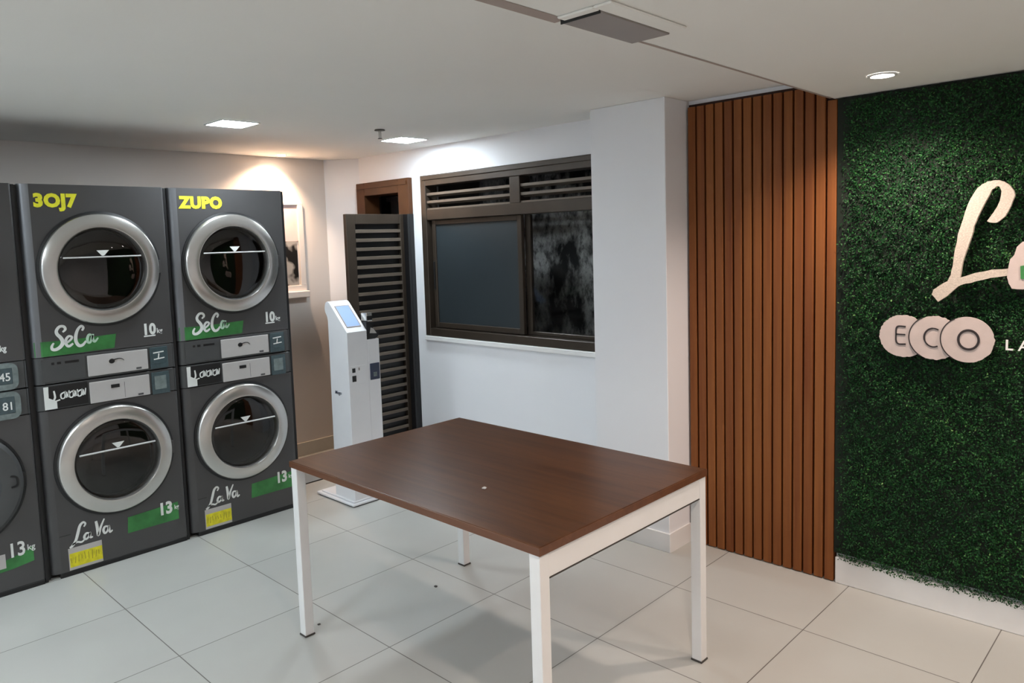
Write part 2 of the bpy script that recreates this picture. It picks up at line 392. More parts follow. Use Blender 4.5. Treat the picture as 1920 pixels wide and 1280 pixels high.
# things half seen in the dark room over the open door leaf
o = thing('storage_rack', 'dim upright rack in the dark room behind the doorway', 'rack', (-5.500, 4.0, 0))
for a_, b_, h_ in ((-0.01, 0.09, 2.06), (0.30, 0.44, 1.995)):
    bm = bmesh.new(); add_box(bm, a_, b_, -0.03, 0.03, 0, h_, 0.004, 1); obj('post', bm, M_drawer, o)
bm = bmesh.new(); add_box(bm, -0.01, 0.44, 0.03, 0.20, 1.50, 1.53); obj('shelf_board', bm, M_drawer, o)
bm = bmesh.new(); add_box(bm, 0.27, 0.45, -0.05, 0.06, 1.995, 2.03); obj('cap', bm, M_drawer, o)

# ------------------------------------------------------------------ door with louvred leaf
door = thing('door_1', 'brown framed doorway with a dark louvred shutter leaf folded open', 'door', (-4.645, YB, 0)); door['kind'] = 'structure'
ox = -4.645
bm = bmesh.new()
y0, y1 = -0.035, 0.11
add_box(bm, DX0-ox, DX0-ox+0.105, y0, y1, 0, DZ, 0.003, 1)
add_box(bm, DX1-ox-0.125, DX1-ox, y0, y1, 0, DZ, 0.003, 1)
add_box(bm, DX0-ox+0.105, DX1-ox-0.125, y0, y1, DZ-0.10, DZ, 0.003, 1)
add_box(bm, DX0-ox+0.02, DX1-ox-0.02, y0-0.006, y0, DZ-0.045, DZ-0.02)
obj('door_frame', bm, M_brown, door)
LX = -4.372-ox; LY0, LY1 = 2.953-YB, 3.462-YB; LZ0, LZ1 = 0.03, 1.848
bm = bmesh.new()
add_box(bm, LX-0.035, LX, LY0, LY0+0.075, LZ0, LZ1, 0.003, 1)
add_box(bm, LX-0.035, LX, LY1-0.045, LY1, LZ0, LZ1, 0.003, 1)
add_box(bm, LX-0.035, LX, LY0+0.075, LY1-0.045, LZ1-0.07, LZ1, 0.003, 1)
add_box(bm, LX-0.035, LX, LY0+0.075, LY1-0.045, LZ0, LZ0+0.09, 0.003, 1)
leaf = obj('door_leaf', bm, M_bronze, door)
z = LZ1-0.07-0.045
bm = bmesh.new()
while z > LZ0+0.12:
    # slat with a thick lip on the room side
    add_prism(bm, [(0.0015, -0.001), (0.0015, 0.019), (-0.003, 0.0215), (-0.029, 0.004), (-0.029, -0.002), (-0.004, -0.003)],
              lambda u, v, t: (LX-0.003+u, t, z-0.014+v), LY0+0.075, LY1-0.045)
    z -= 0.0628
lv = obj('louvres', bm, M_bronze_l, leaf)
bm = bmesh.new(); add_box(bm, LX-0.055, LX-0.030, LY0+0.03, LY1-0.03, LZ0+0.02, LZ1-0.02); obj('leaf_backing', bm, M_black, leaf)
bm = bmesh.new(); add_box(bm, LX+0.004, DX1-ox+0.004, LY1-0.02, y0-0.001, LZ0, LZ1, 0.003, 1); add_box(bm, DX1-ox-0.001, DX1-ox+0.004, y0-0.002, -0.0005, LZ0, LZ1); obj('jamb_shade_strip', bm, M_black, door, label='black strip painting shade on the hinge-side jamb')  # added black strip stands for the leaf's shade on the jamb
for hz in (0.25, 1.0, 1.7):
    bm = bmesh.new(); add_tube(bm, [(LX+0.002, LY1+0.002, hz-0.04), (LX+0.002, LY1+0.002, hz+0.04)], 0.008); obj('hinge', bm, M_bronze, door)
box_obj('handle', LX, LX+0.02, LY0+0.02, LY0+0.04, 0.98, 1.08, M_bronze, leaf, 0.004)

# ------------------------------------------------------------------ window
win = thing('window_1', 'bronze aluminium window with louvres over two sliding panes', 'window', (-3.39, YB, 0)); win['kind'] = 'structure'
ox = -3.39
def wb(bm, x0, x1, y0, y1, z0, z1, b=0.003): add_box(bm, x0-ox, x1-ox, y0, y1, z0, z1, b, 1)
bm = bmesh.new()
wb(bm, WX0, WX0+0.055, -0.012, 0.10, WZ0, WZ1)
wb(bm, WX1-0.055, WX1, -0.012, 0.10, WZ0, WZ1)
wb(bm, WX0+0.055, WX1-0.055, -0.012, 0.10, WZ1-0.075, WZ1)
wb(bm, WX0+0.055, WX1-0.055, -0.012, 0.10, WZ0, WZ0+0.055)
wb(bm, WX0+0.055, WX1-0.055, -0.008, 0.09, 1.795, 1.868)
wb(bm, -3.335, -3.245, -0.008, 0.09, 1.868, WZ1-0.075)
wb(bm, WX0+0.03, WX1-0.03, -0.020, -0.010, WZ1-0.035, WZ1-0.005)
obj('window_frame', bm, M_bronze_l if False else M_bronze, win)
for (x0, x1) in ((WX0+0.055, -3.335), (-3.245, WX1-0.055)):
    bm = bmesh.new()
    for zz in (1.985, 1.930, 1.877):
        add_prism(bm, [(0.0, -0.003), (0.0, 0.014), (0.004, 0.015), (0.036, -0.010), (0.036, -0.016), (0.004, -0.003)],
                  lambda u, v, t: (t-ox, u, zz+v-0.012), x0, x1)
    obj('louvres', bm, M_bronze_l, win)
# sliding sash, left (closed, frosted)
SX0, SX1 = -4.135, -3.262
bm = bmesh.new()
wb(bm, SX0, SX0+0.035, 0.015, 0.045, 1.025, 1.795); wb(bm, SX1-0.038, SX1, 0.015, 0.045, 1.025, 1.795)
wb(bm, SX0+0.035, SX1-0.038, 0.015, 0.045, 1.760, 1.795); wb(bm, SX0+0.035, SX1-0.038, 0.015, 0.045, 1.025, 1.062)
sash = obj('window_sash', bm, M_bronze, win)
bm = bmesh.new(); wb(bm, SX0+0.030, SX1-0.033, 0.026, 0.032, 1.058, 1.765, 0); obj('frosted_pane', bm, M_frost, sash, label='frosted blue-grey glass pane')
bm = bmesh.new(); wb(bm, SX0+0.010, SX0+0.022, 0.006, 0.016, 1.30, 1.50, 0.002); obj('pull_handle', bm, M_black, sash)
# right sash: clear pane
bm = bmesh.new()
wb(bm, -3.27, -3.225, 0.055, 0.085, 1.02, 1.795); wb(bm, WX1-0.10, WX1-0.055, 0.055, 0.085, 1.02, 1.795)
wb(bm, -3.225, WX1-0.10, 0.055, 0.085, 1.02, 1.045)
sash2 = obj('window_sash', bm, M_bronze, win)
bm = bmesh.new(); wb(bm, -3.228, WX1-0.098, 0.066, 0.070, 1.043, 1.795, 0); obj('clear_pane', bm, M_wglass, sash2, label='clear glass pane showing the stained wall')
# sill
bm = bmesh.new(); add_box(bm, WX0-0.005-ox, -2.497-ox, -0.022, 0.0, WZ0-0.034, WZ0-0.002, 0.003, 1); obj('window_sill', bm, M_tableleg, win)

# ------------------------------------------------------------------ slat cladding
slat = thing('slat_wall_panel', 'reddish brown vertical slat panel beside the white column', 'wall panel', (-2.03, 3.48, 0))
SW = 0.752; n_sl = 15
bm = bmesh.new(); add_box(bm, 0, SW, -0.006, 0.0, 0.004, 2.29); obj('backing_board', bm, M_groove, slat)
bm = bmesh.new()
for i in range(n_sl):
    x0 = i*SLAT_P+0.008; x1 = (i+1)*SLAT_P-0.001
    add_box(bm, x0, x1, -0.034, -0.006, 0.004, 2.275 if i*SLAT_P < 0.70 else 2.205, 0.0035, 2)
obj('slats', bm, M_slat, slat)

# ------------------------------------------------------------------ green plant wall
gw = thing('plant_wall', 'dense artificial green hedge wall behind the cream signs', 'plant wall', (-1.27, 3.48, 0))
GX0, GX1, GZ0, GZ1 = -1.262, 2.0, 0.115, 2.205
bm = bmesh.new(); add_box(bm, -0.0075, GX1+1.27, -0.032, 0.0, GZ0+0.03, GZ1); obj('backing_mesh', bm, M_backing, gw)
rng = np.random.default_rng(7)
def foliage(name, x0, x1, z0, z1, dens, seed):
    rng = np.random.default_rng(seed)
    n = int((x1-x0)*(z1-z0)*dens)
    X = rng.uniform(x0, x1, n); Z = rng.uniform(z0, z1, n)
    keep = (X > x0+0.045) | (rng.uniform(0, 1, n) < 0.25+0.5*(X-x0)/0.045-0.35*(Z-1.2).clip(0, 1)); X = X[keep]; Z = Z[keep]; n = len(X)
    # tufty relief
    rel = 0.5+0.25*np.sin(X*61+2*np.sin(Z*47))+0.25*np.sin(Z*71+2.2*np.sin(X*39)+1)
    big = 0.5+0.5*np.sin(X*9.1+1.3*np.sin(Z*7.3))*np.sin(Z*8.3+X*2.1)
    d = 0.028 + 0.018*rel + 0.008*big + rng.normal(0, 0.005, n)
    d = np.clip(d, 0.02, 0.066)
    L = rng.uniform(0.007, 0.0135, n); Wd = L*rng.uniform(0.40, 0.60, n)
    th = rng.uniform(0, 2*PI, n); tilt = rng.normal(0.55, 0.40, n)
    # leaf axis in wall plane (x,z), tipped out of the wall
    ax = np.stack([np.cos(th)*np.cos(tilt), -np.sin(tilt), np.sin(th)*np.cos(tilt)], 1)
    rv = rng.normal(0, 0.5, (n, 3)); rv[:, 1] -= 1.0
    sd = np.cross(ax, rv); sd /= np.linalg.norm(sd, axis=1)[:, None]
    nr = np.cross(sd, ax)
    P = np.stack([X, 3.48-d, Z], 1) - np.array([-1.27, 3.48, 0])
    L_, W_ = L[:, None], Wd[:, None]
    v = np.empty((n, 6, 3))
    v[:, 0] = P; v[:, 1] = P+ax*L_*0.45+sd*W_*0.5+nr*W_*0.18; v[:, 2] = P+ax*L_*0.45
    v[:, 3] = P+ax*L_*0.45-sd*W_*0.5+nr*W_*0.18; v[:, 4] = P+ax*L_; v[:, 5] = P+ax*L_*0.5
    idx = np.array([[0, 2, 1], [0, 3, 2], [1, 2, 4], [2, 3, 4]])
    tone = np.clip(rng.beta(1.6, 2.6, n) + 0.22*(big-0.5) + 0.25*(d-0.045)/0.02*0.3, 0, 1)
    v = v[:, :5].reshape(-1, 3)
    faces = (np.arange(n)[:, None, None]*5 + idx[None]).reshape(-1, 3)
    me = bpy.data.meshes.new(name)
    me.vertices.add(len(v)); me.vertices.foreach_set('co', v.astype(np.float32).ravel())
    me.loops.add(faces.size); me.loops.foreach_set('vertex_index', faces.astype(np.int32).ravel())
    me.polygons.add(len(faces)); me.polygons.foreach_set('loop_start', np.arange(0, faces.size, 3, dtype=np.int32))
    me.update(calc_edges=True)
    at = me.attributes.new('tone', 'FLOAT', 'POINT'); at.data.foreach_set('value', np.repeat(tone, 5).astype(np.float32))
    me.materials.append(M_leaf)
    o = bpy.data.objects.new(name, me); C.objects.link(o); o.parent = gw
    return o
foliage('foliage', GX0, GX1, GZ0, GZ1-0.012, 42000, 3)

# signs on the plant wall -------------------------------------------------
YS = 3.405
FS = lambda u, v, t: (u, -t, v)            # facing -Y, local origin at the sign
script = thing('script_sign', 'large cream handwritten La lettering on the green hedge wall', 'sign', (-0.70, YS, 0))
Lp = [(-0.875, 1.359), (-0.852, 1.33), (-0.821, 1.354), (-0.782, 1.396), (-0.757, 1.404), (-0.72, 1.415), (-0.672, 1.429), (-0.600, 1.441),
      (-0.600, 1.466), (-0.673, 1.460), (-0.726, 1.447), (-0.777, 1.428), (-0.772, 1.47), (-0.763, 1.513), (-0.74, 1.587), (-0.732, 1.63), (-0.72, 1.667), (-0.695, 1.726),
      (-0.675, 1.767), (-0.662, 1.779), (-0.652, 1.778), (-0.644, 1.759), (-0.648, 1.724), (-0.668, 1.682), (-0.690, 1.648), (-0.675, 1.641), (-0.655, 1.642),
      (-0.631, 1.663), (-0.612, 1.703), (-0.602, 1.739), (-0.604, 1.757), (-0.611, 1.771), (-0.623, 1.785), (-0.637, 1.796), (-0.653, 1.802), (-0.67, 1.803), (-0.69, 1.799), (-0.707, 1.791), (-0.722, 1.778),
      (-0.735, 1.759), (-0.756, 1.715), (-0.771, 1.656), (-0.786, 1.601), (-0.796, 1.538), (-0.803, 1.475), (-0.810, 1.44), (-0.820, 1.415), (-0.848, 1.397), (-0.87, 1.378)]
def ragged(pts, amp, seed, sub=4):
    r = random.Random(seed); out = []
    for i, p in enumerate(pts):
        q = pts[(i+1) % len(pts)]
        for s in range(sub):
            t = s/sub; out.append((p[0]+(q[0]-p[0])*t+r.uniform(-amp, amp), p[1]+(q[1]-p[1])*t+r.uniform(-amp, amp)))
    return out
bm = bmesh.new(); add_prism(bm, [(u+0.70, v) for u, v in ragged(Lp, 0.0012, 1, 2)], FS, 0.0, 0.018)
obj('letter_l', bm, M_cream, script)
Ap = [(-0.573, 1.565), (-0.590, 1.547), (-0.597, 1.517), (-0.609, 1.502), (-0.615, 1.475), (-0.617, 1.433), (-0.612, 1.408), (-0.601, 1.39), (-0.565, 1.386),
      (-0.53, 1.40), (-0.50, 1.385), (-0.46, 1.39), (-0.45, 1.41), (-0.475, 1.43), (-0.465, 1.50), (-0.455, 1.56), (-0.49, 1.565), (-0.50, 1.55), (-0.53, 1.575)]
bm = bmesh.new(); add_prism(bm, [(u+0.70, v) for u, v in ragged(Ap, 0.0012, 2, 2)], FS, 0.0, 0.020)
la = obj('letter_a', bm, M_pink, script)
bm = bmesh.new(); add_prism(bm, [(-0.576+0.70, 1.475), (-0.545+0.70, 1.482), (-0.535+0.70, 1.455), (-0.545+0.70, 1.425), (-0.574+0.70, 1.427)], FS, 0.021, 0.023)
obj('letter_counter', bm, M_green, la, label='green inset inside the letter a')
eco = thing('disc_sign', 'three overlapping pale pink discs reading ECO on the hedge wall', 'sign', (-0.86, YS, 0))
discs = [(-0.985, 1.180, 0.092, 0.0885), (-0.866, 1.181, 0.093, 0.090), (-0.747, 1.182, 0.0935, 0.091)]
for i, (cx, cz, ru, rv) in enumerate(discs):
    r = random.Random(i); pts = []
    for k in range(96):
        a = 2*PI*k/96
        j = r.uniform(-0.0018, 0.0018) if (i < 2 or -1.2 < math.sin(a) < 0.2 and math.cos(a) > 0.2) else 0
        pts.append((cx+0.86+(ru+j)*math.cos(a), cz+(rv+j)*math.sin(a)))
    bm = bmesh.new(); add_prism(bm, pts, FS, 0.001+i*0.005, 0.006+i*0.005)
    dsc = obj('disc', bm, M_pink, eco)
    if i:
        bm = bmesh.new()
        arc = [(cx+0.86+(ru+0.001)*math.cos(a), cz+(rv+0.001)*math.sin(a), 0.0042) for a in [math.radians(d) for d in range(118, 243, 5)]]
        add_stroke(bm, arc, FS, 0.003+i*0.005, 0.0072+i*0.005, k=2); obj('disc_rim', bm, M_dkline, dsc, label='thin dark rim line')
    t0, t1 = 0.0062+i*0.005, 0.0085+i*0.005
    bm = bmesh.new()
    if i == 0:
        x0 = -1.011+0.86
        add_stroke(bm, [(x0+0.037, 1.2205), (x0+0.012, 1.2215), (x0+0.003, 1.217), (x0, 1.205), (x0, 1.185), (x0, 1.163), (x0+0.004, 1.151), (x0+0.014, 1.1455), (x0+0.038, 1.147)], FS, t0, t1, 0.0062, 4)
        add_stroke(bm, [(x0, 1.187), (x0+0.036, 1.187)], FS, t0, t1, 0.0058, 1); nm = 'letter_e'
    elif i == 1:
        arc = [(cx-0.002+0.86+0.034*math.cos(a), 1.182+0.038*math.sin(a), 0.0068 if 90 < math.degrees(a) < 200 else 0.0052) for a in [math.radians(d) for d in range(58, 305, 8)]]
        add_stroke(bm, arc, FS, t0, t1, k=2); nm = 'letter_c'
    else:
        n = 40; V = []
        for rr, t in ((0.0425, t0), (0.0425, t1), (0.0335, t1), (0.0335, t0)): V.append([bm.verts.new(FS(cx+0.005+0.86+rr*0.93*math.cos(2*PI*k/n), 1.182+rr*math.sin(2*PI*k/n), t)) for k in range(n)])
        for A, B in zip(V, V[1:]+V[:1]):
            for k in range(n): bm.faces.new((A[k], A[(k+1) % n], B[(k+1) % n], B[k]))
        nm = 'letter_o'
    obj(nm, bm, M_dkline, dsc, label='dark brown letter')
lvs = thing('lettering_sign', 'small white capital letters beside the ECO discs', 'sign', (-0.60, YS, 0))
for ch, x in (('L', -0.622), ('A', -0.578)):
    bm = text_mesh(ch, FS, x+0.60, 1.150, 0.040, 0.0, 0.006, bold=0.01); obj('letter_'+ch.lower(), bm, M_white, lvs)

# ------------------------------------------------------------------ ceiling fixtures
def led_panel(x, y, s, label, ztop=ZC):
    t = thing('ceiling_light', label, 'ceiling light', (x, y, ztop), 'square ceiling lights')
    bm = bmesh.new(); h = s/2
    for a, b, c, d in ((-h-0.008, h+0.008, -h-0.008, -h), (-h-0.008, h+0.008, h, h+0.008), (-h-0.008, -h, -h, h), (h, h+0.008, -h, h)):
        add_box(bm, a, b, c, d, -0.006, -0.0005)
    obj('frame', bm, M_tableleg, t)
    bm = bmesh.new(); add_box(bm, -h, h, -h, h, -0.0045, -0.001); obj('diffuser', bm, M_led, t)
    return t
led_panel(-3.925, 1.955, 0.20, 'square white ceiling light in front of the stacked machines')
led_panel(-3.925, 3.13, 0.21, 'square white ceiling light nearest the window wall')
for i, (x, y) in enumerate([(-3.6, -0.5), (-3.6, -1.9), (-2.1, -0.2), (-2.1, -1.6)]):  # unseen panels added to light the room
    t = led_panel(x, y, 0.25, ['added square fill light left of the viewer, out of view', 'added square fill light in the far rear left corner', 'added square fill light above the viewer, out of view', 'added square fill light behind the viewer'][i])
def spot(name, label, x, y, z, r, power, colr, glow, angle, blend, tiltx=0.0, tilty=0.0):
    t = thing(name, label, 'spotlight', (x, y, z), 'round recessed downlights')
    bm = bmesh.new(); add_lathe(bm, [(r*1.30, -0.0005), (r*1.28, -0.005), (r*1.02, -0.006), (r, -0.002)], lambda u, v, tt: (u, v, tt), 32); obj('trim_ring', bm, M_tableleg, t, True)
    bm = bmesh.new(); add_lathe(bm, [(0, -0.0025), (r, -0.0025)], lambda u, v, tt: (u, v, tt), 32); obj('lamp', bm, glow, t)
    ld = bpy.data.lights.new('spot', 'SPOT'); ld.energy = power; ld.color = colr; ld.spot_size = math.radians(angle); ld.spot_blend = blend; ld.shadow_soft_size = 0.03
    lo = bpy.data.objects.new(name+'_beam', ld); C.objects.link(lo); lo.parent = t; lo.location = (0, 0, -0.03); lo.rotation_euler = (tiltx, tilty, 0)
    return t
spot('spotlight', 'small warm spotlight over the wall behind the machines', -5.05, 2.88, ZC, 0.030, SPOT_W, WARM, M_spotglow, 120, 1.0, math.radians(-10), math.radians(14))
spot('spotlight', 'bright downlight in the lowered ceiling before the hedge wall', -0.98, 3.085, ZS, 0.040, DOWN_W, WARMWHITE, M_downglow, 140, 0.8)
for (x, y, lb) in ((0.1, 3.05, 'added unseen downlight in the lowered ceiling before the hedge, further right'), (-0.45, 1.0, 'added unseen downlight in the lowered ceiling over the right of the viewer'), (1.2, 2.2, 'added unseen downlight in the lowered ceiling at far right'), (0.6, -0.6, 'added unseen downlight in the lowered ceiling behind the viewer')):  # further downlights, added out of view for the warm light
    spot('spotlight', lb, x, y, ZS, 0.040, DOWN_W, WARMWHITE, M_downglow, 150, 0.8)
# sprinkler
sp = thing('sprinkler', 'small dark fire sprinkler hanging from the main ceiling', 'sprinkler', (-3.667, 2.745, ZC))
bm = bmesh.new(); add_tube(bm, [(0, 0, 0), (0, 0, -0.05)], 0.009); obj('pipe', bm, M_steel, sp)
bm = bmesh.new(); add_lathe(bm, [(0, -0.006), (0.032, -0.006), (0.030, -0.001), (0, -0.0005)], lambda u, v, t: (u, v, t), 24); obj('escutcheon', bm, M_steel2, sp)
bm = bmesh.new(); add_lathe(bm, [(0, -0.050), (0.013, -0.051), (0.014, -0.054), (0, -0.055)], lambda u, v, t: (u, v, t), 16); obj('deflector', bm, M_steel2, sp)
# vent in the lowered ceiling edge
vt = thing('ceiling_vent', 'grey vent panel in a white frame at the lowered ceiling edge', 'vent', (-1.24, 1.755, ZS))
bm = bmesh.new()
add_box(bm, 0.062, 0.120, -0.20, 0.155, -0.007, 0.0, 0.003, 1); add_box(bm, -0.055, 0.062, -0.20, -0.168, -0.007, 0.0, 0.003, 1)
obj('frame', bm, M_ceil, vt)
bm = bmesh.new(); add_box(bm, -0.068, 0.062, -0.165, 0.160, -0.010, -0.002, 0.002, 1); obj('grille', bm, M_ac, vt, label='flat grey grille panel')
bm = bmesh.new(); add_box(bm, -0.068, 0.062, -0.1685, -0.1655, -0.013, 0.0); obj('slot', bm, M_black, vt)

# ------------------------------------------------------------------ wall poster by the machines
po = thing('wall_poster', 'pale framed poster with dark photo on the wall beside the machines', 'poster', (XL, 2.90, 1.62))
FP = lambda u, v, t: (t, u, v)
bm = bmesh.new()
for a, b, c, d in ((-0.21, 0.21, 0.335, 0.352), (-0.21, 0.21, -0.352, -0.28), (-0.21, -0.185, -0.28, 0.335), (0.165, 0.21, -0.28, 0.335)): add_box(bm, 0.0, 0.020, a, b, c, d, 0.002, 1)
obj('frame', bm, M_wall2, po)
bm = bmesh.new(); add_box(bm, 0.0005, 0.008, -0.185, 0.165, 0.06, 0.335); obj('upper_print', bm, M_pic1, po, label='faded pink upper print')
bm = bmesh.new(); add_box(bm, 0.0005, 0.009, -0.185, 0.150, -0.28, 0.06); obj('lower_print', bm, M_pic2, po, label='black and white lower print')
bm = bmesh.new(); add_box(bm, 0.0, 0.055, -0.22, 0.215, -0.375, -0.325, 0.004, 1); obj('ledge', bm, M_wall2, po)

# ------------------------------------------------------------------ stacked dryer over washer
MW, MH, MD = 0.68, 1.978, 0.92
FM = lambda u, v, t: (t, u, v)
def add_plate_hole(bm, y0, y1, z0, z1, cy, cz, r, x, n=64):
    """flat plate in the plane x with a round hole, plus a short collar going back"""
    circ = [bm.verts.new((x, cy+r*math.cos(2*PI*i/n), cz+r*math.sin(2*PI*i/n))) for i in range(n)]
    sq = []
    for i in range(n):
        a = 2*PI*i/n; c_, s_ = math.cos(a), math.sin(a)
        ks = []
        if c_ > 1e-9: ks.append((y1-cy)/c_)
        if c_ < -1e-9: ks.append((y0-cy)/c_)
        if s_ > 1e-9: ks.append((z1-cz)/s_)
        if s_ < -1e-9: ks.append((z0-cz)/s_)
        k_ = min(ks); sq.append((cy+k_*c_, cz+k_*s_))
    for corner in ((y0, z0), (y0, z1), (y1, z0), (y1, z1)):
        j = min(range(n), key=lambda i: (sq[i][0]-corner[0])**2+(sq[i][1]-corner[1])**2); sq[j] = corner
    sv = [bm.verts.new((x, a, b)) for a, b in sq]
    for i in range(n):
        j = (i+1) % n; bm.faces.new((circ[i], circ[j], sv[j], sv[i]))
    back = [bm.verts.new((x-0.03, v.co.y, v.co.z)) for v in circ]
    for i in range(n):
        j = (i+1) % n; bm.faces.new((circ[i], back[i], back[j], circ[j]))
def add_corner(bm, y_in, sgn, z0, z1, R=0.042, depth=0.030, n=3):
    """rounded vertical front edge"""
    pr = [(-depth*(1-math.cos(k/n*PI/2)), y_in+sgn*R*math.sin(k/n*PI/2)) for k in range(n+1)] + [(-depth-0.02, y_in+sgn*R)]
    A = [bm.verts.new((p[0], p[1], z0)) for p in pr]; B = [bm.verts.new((p[0], p[1], z1)) for p in pr]
    for i in range(len(pr)-1): bm.faces.new((A[i], A[i+1], B[i+1], B[i]))
def machine(y0, label, style, name_txt, cap_up, cap_lo, letters):
    t = thing('stacked_washer_dryer', label, 'washing machine', (-4.195, y0, 0), 'stacked washer dryers along the left wall')
    bm = bmesh.new()
    add_box(bm, -MD, -0.050, 0.0, MW, 0.0, 0.022); add_box(bm, -MD, -0.052, 0.001, MW-0.001, 0.02, MH-0.012, 0.004, 1)
    # left and right black gaskets between neighbouring fronts
    add_box(bm, -0.055, -0.006, MW+0.0005, MW+0.013, 0.0, MH-0.004); add_box(bm, -0.055, -0.034, -0.013, -0.0005, 0.0, MH-0.004)
    obj('cabinet', bm, M_black, t)
    bm = bmesh.new(); add_box(bm, -0.045, 0.003, 0.035, MW-0.004, 0.0, 0.024, 0.002, 1); obj('toe_kick', bm, M_black, t)
    e = 0.042; er = 0.010
    cyu = MW/2
    for part, z0, z1, cz, hr in (('dryer_front', 1.130, MH, 1.552, 0.205), ('washer_front', 0.025, 0.860, 0.556, 0.205)):
        bm = bmesh.new(); add_plate_hole(bm, e, MW-er, z0, z1, cyu, cz, hr, 0.0)
        add_corner(bm, MW-er, 1, z0, z1, er, er)
        # top return
        add_box(bm, -0.05, -0.002, e, MW-er, z1-0.004, z1-0.0005); add_box(bm, -0.05, -0.02, 0.008, MW-0.008, z1-0.004, z1-0.0008)
        add_box(bm, -0.05, -0.002, e, MW-e, z0+0.0005, z0+0.004)
        fr = obj(part, bm, M_gray, t, True)
        bm = bmesh.new(); add_corner(bm, e, -1, z0, z1); obj('front_edge', bm, M_edgesheen if z0 > 1 else M_gray, t, True, label='rounded front edge')  # upper edge gets the reflection as a lighter colour, lower edge stays charcoal
    # control fascia (slightly recessed seam lines above and below)
    bm = bmesh.new()
    for z0, z1 in ((0.9975-0.003, 1.1265), (0.8635, 0.9885)):
        add_box(bm, -0.03, -0.0005, e, MW-er, z0, z1, 0.002, 1); add_corner(bm, e, -1, z0, z1); add_corner(bm, MW-er, 1, z0, z1, er, er)
    obj('control_fascia', bm, M_gray2, t, True)
    # doors
    for k, (cz, lo) in enumerate(((1.552, 0), (0.556, 1))):
        dark = style == 'dark'
        s = 0.235/0.283 if (dark and not lo) else 1.0
        ring_m = M_gray2 if dark else M_steel
        bm = bmesh.new()
        O = lambda u, v, tt: (tt, cyu+u, cz+v)
        prof = [(0.283*s, 0.001), (0.283*s, 0.020), (0.278*s, 0.030), (0.272*s, 0.0335), (0.218*s, 0.044), (0.213*s, 0.043), (0.208*s, 0.034), (0.205*s, 0.012), (0.205*s, 0.001)]
        if dark: prof = [(0.283*s, 0.001), (0.280*s, 0.022), (0.262*s, 0.040), (0.225*s, 0.046), (0.185*s, 0.040), (0.176*s, 0.020), (0.176*s, 0.001)]
        add_lathe(bm, prof, O, 96)
        dr = obj('door', bm, ring_m, t, True, label=('dark grey round door' if dark else 'brushed steel ring door'))
        bm = bmesh.new(); add_lathe(bm, [(0.295*s, 0.0005), (0.295*s, 0.008), (0.284*s, 0.012), (0.284*s, 0.0005)], O, 96); obj('gasket_shadow_ring', bm, M_black, dr, True)  # black gasket, widened to draw the shadow line round the door
        gr = 0.206 if not dark else 0.178*s
        bm = bmesh.new(); add_lathe(bm, [(gr, 0.020)] + [(gr*math.cos(a), 0.020+0.018*math.sin(a)) for a in [math.radians(q) for q in (15, 30, 45, 60, 75)]] + [(0, 0.038)], O, 64)
        obj('door_glass', bm, M_glass, dr, True, label='smoked round door glass')
        # pale line built as a bar, with a small tag in front of the glass
        zb = cz+(0.062 if not lo else 0.058)
        hw = math.sqrt(gr**2-(zb-cz)**2)-0.012
        bm = bmesh.new(); add_tube(bm, [(0.0435, cyu-hw, zb), (0.0435, cyu+hw, zb)], 0.0045 if lo else 0.0038, 8); obj('pale_bar', bm, M_barwhite, dr, True)
        bm = bmesh.new(); add_prism(bm, [(cyu-0.030, zb+0.034), (cyu+0.030, zb+0.034), (cyu+0.004, zb+0.006), (cyu-0.006, zb+0.006)], FM, 0.041, 0.043); obj('triangle', bm, M_white, dr, label='small white tag')
        # hinge lug at right
        bm = bmesh.new(); add_box(bm, 0.0, 0.022, cyu+0.268*s, cyu+0.292*s, cz-0.035, cz+0.035, 0.004, 2); obj('hinge', bm, M_black if dark else M_gray, dr)
        # drum
        bm = bmesh.new(); add_lathe(bm, [(0.204, -0.03), (0.200, -0.05), (0.228, -0.075), (0.228, -0.40), (0.10, -0.43), (0.0, -0.43)], O, 48)
        for q in range(3):
            a = math.radians(90+120*q+20*lo)
            c2, s2 = math.cos(a), math.sin(a)
            pts = [(0.226*c2-0.04*s2, 0.226*s2+0.04*c2), (0.170*c2, 0.170*s2), (0.226*c2+0.04*s2, 0.226*s2-0.04*c2)]
            add_prism(bm, pts, O, -0.38, -0.10)
        obj('drum', bm, M_steel2, t, True)
    # left vent panel, upper row
    box_obj('vent_panel', -0.001, 0.0025, 0.010+0.02, 0.228, 1.004, 1.118, M_gray2, t, 0.001)
    bm = bmesh.new()
    for a, b in ((0.075, 0.088), (0.100, 0.118), (0.135, 0.200)): add_box(bm, 0.002, 0.0032, a, b, 1.088, 1.100)
    obj('vent_slots', bm, M_black, t)
    # drawers
    for k, (z0, z1) in enumerate(((1.005, 1.112), (0.864, 0.974))):
        d = box_obj('detergent_drawer', -0.001, 0.009, 0.237, 0.533, z0, z1, M_drawer, t, 0.003, label='light grey drawer front')
        bm = bmesh.new()
        if k == 0:
            add_lathe(bm, [(0, 0.012), (0.011, 0.012), (0.0125, 0.009)], lambda u, v, tt: (tt, 0.352+u*1.15, z0+0.066+v), 20)
            add_stroke(bm, [(0.362, z0+0.072, 0.005), (0.385, z0+0.076, 0.004), (0.402, z0+0.072, 0.003), (0.412, z0+0.062, 0.002)], FM, 0.009, 0.0112)
        else:
            add_box(bm, 0.0085, 0.0105, 0.338, 0.380, z0+0.066, z0+0.084)
            add_box(bm, 0.0085, 0.0093, 0.404, 0.4055, z0+0.008, z0+0.090)
        obj('pull', bm, M_black, d)
        bm = bmesh.new(); add_box(bm, 0.0088, 0.0095, 0.470, 0.497, z0+0.006, z0+0.016); obj('print', bm, M_gray2, d)
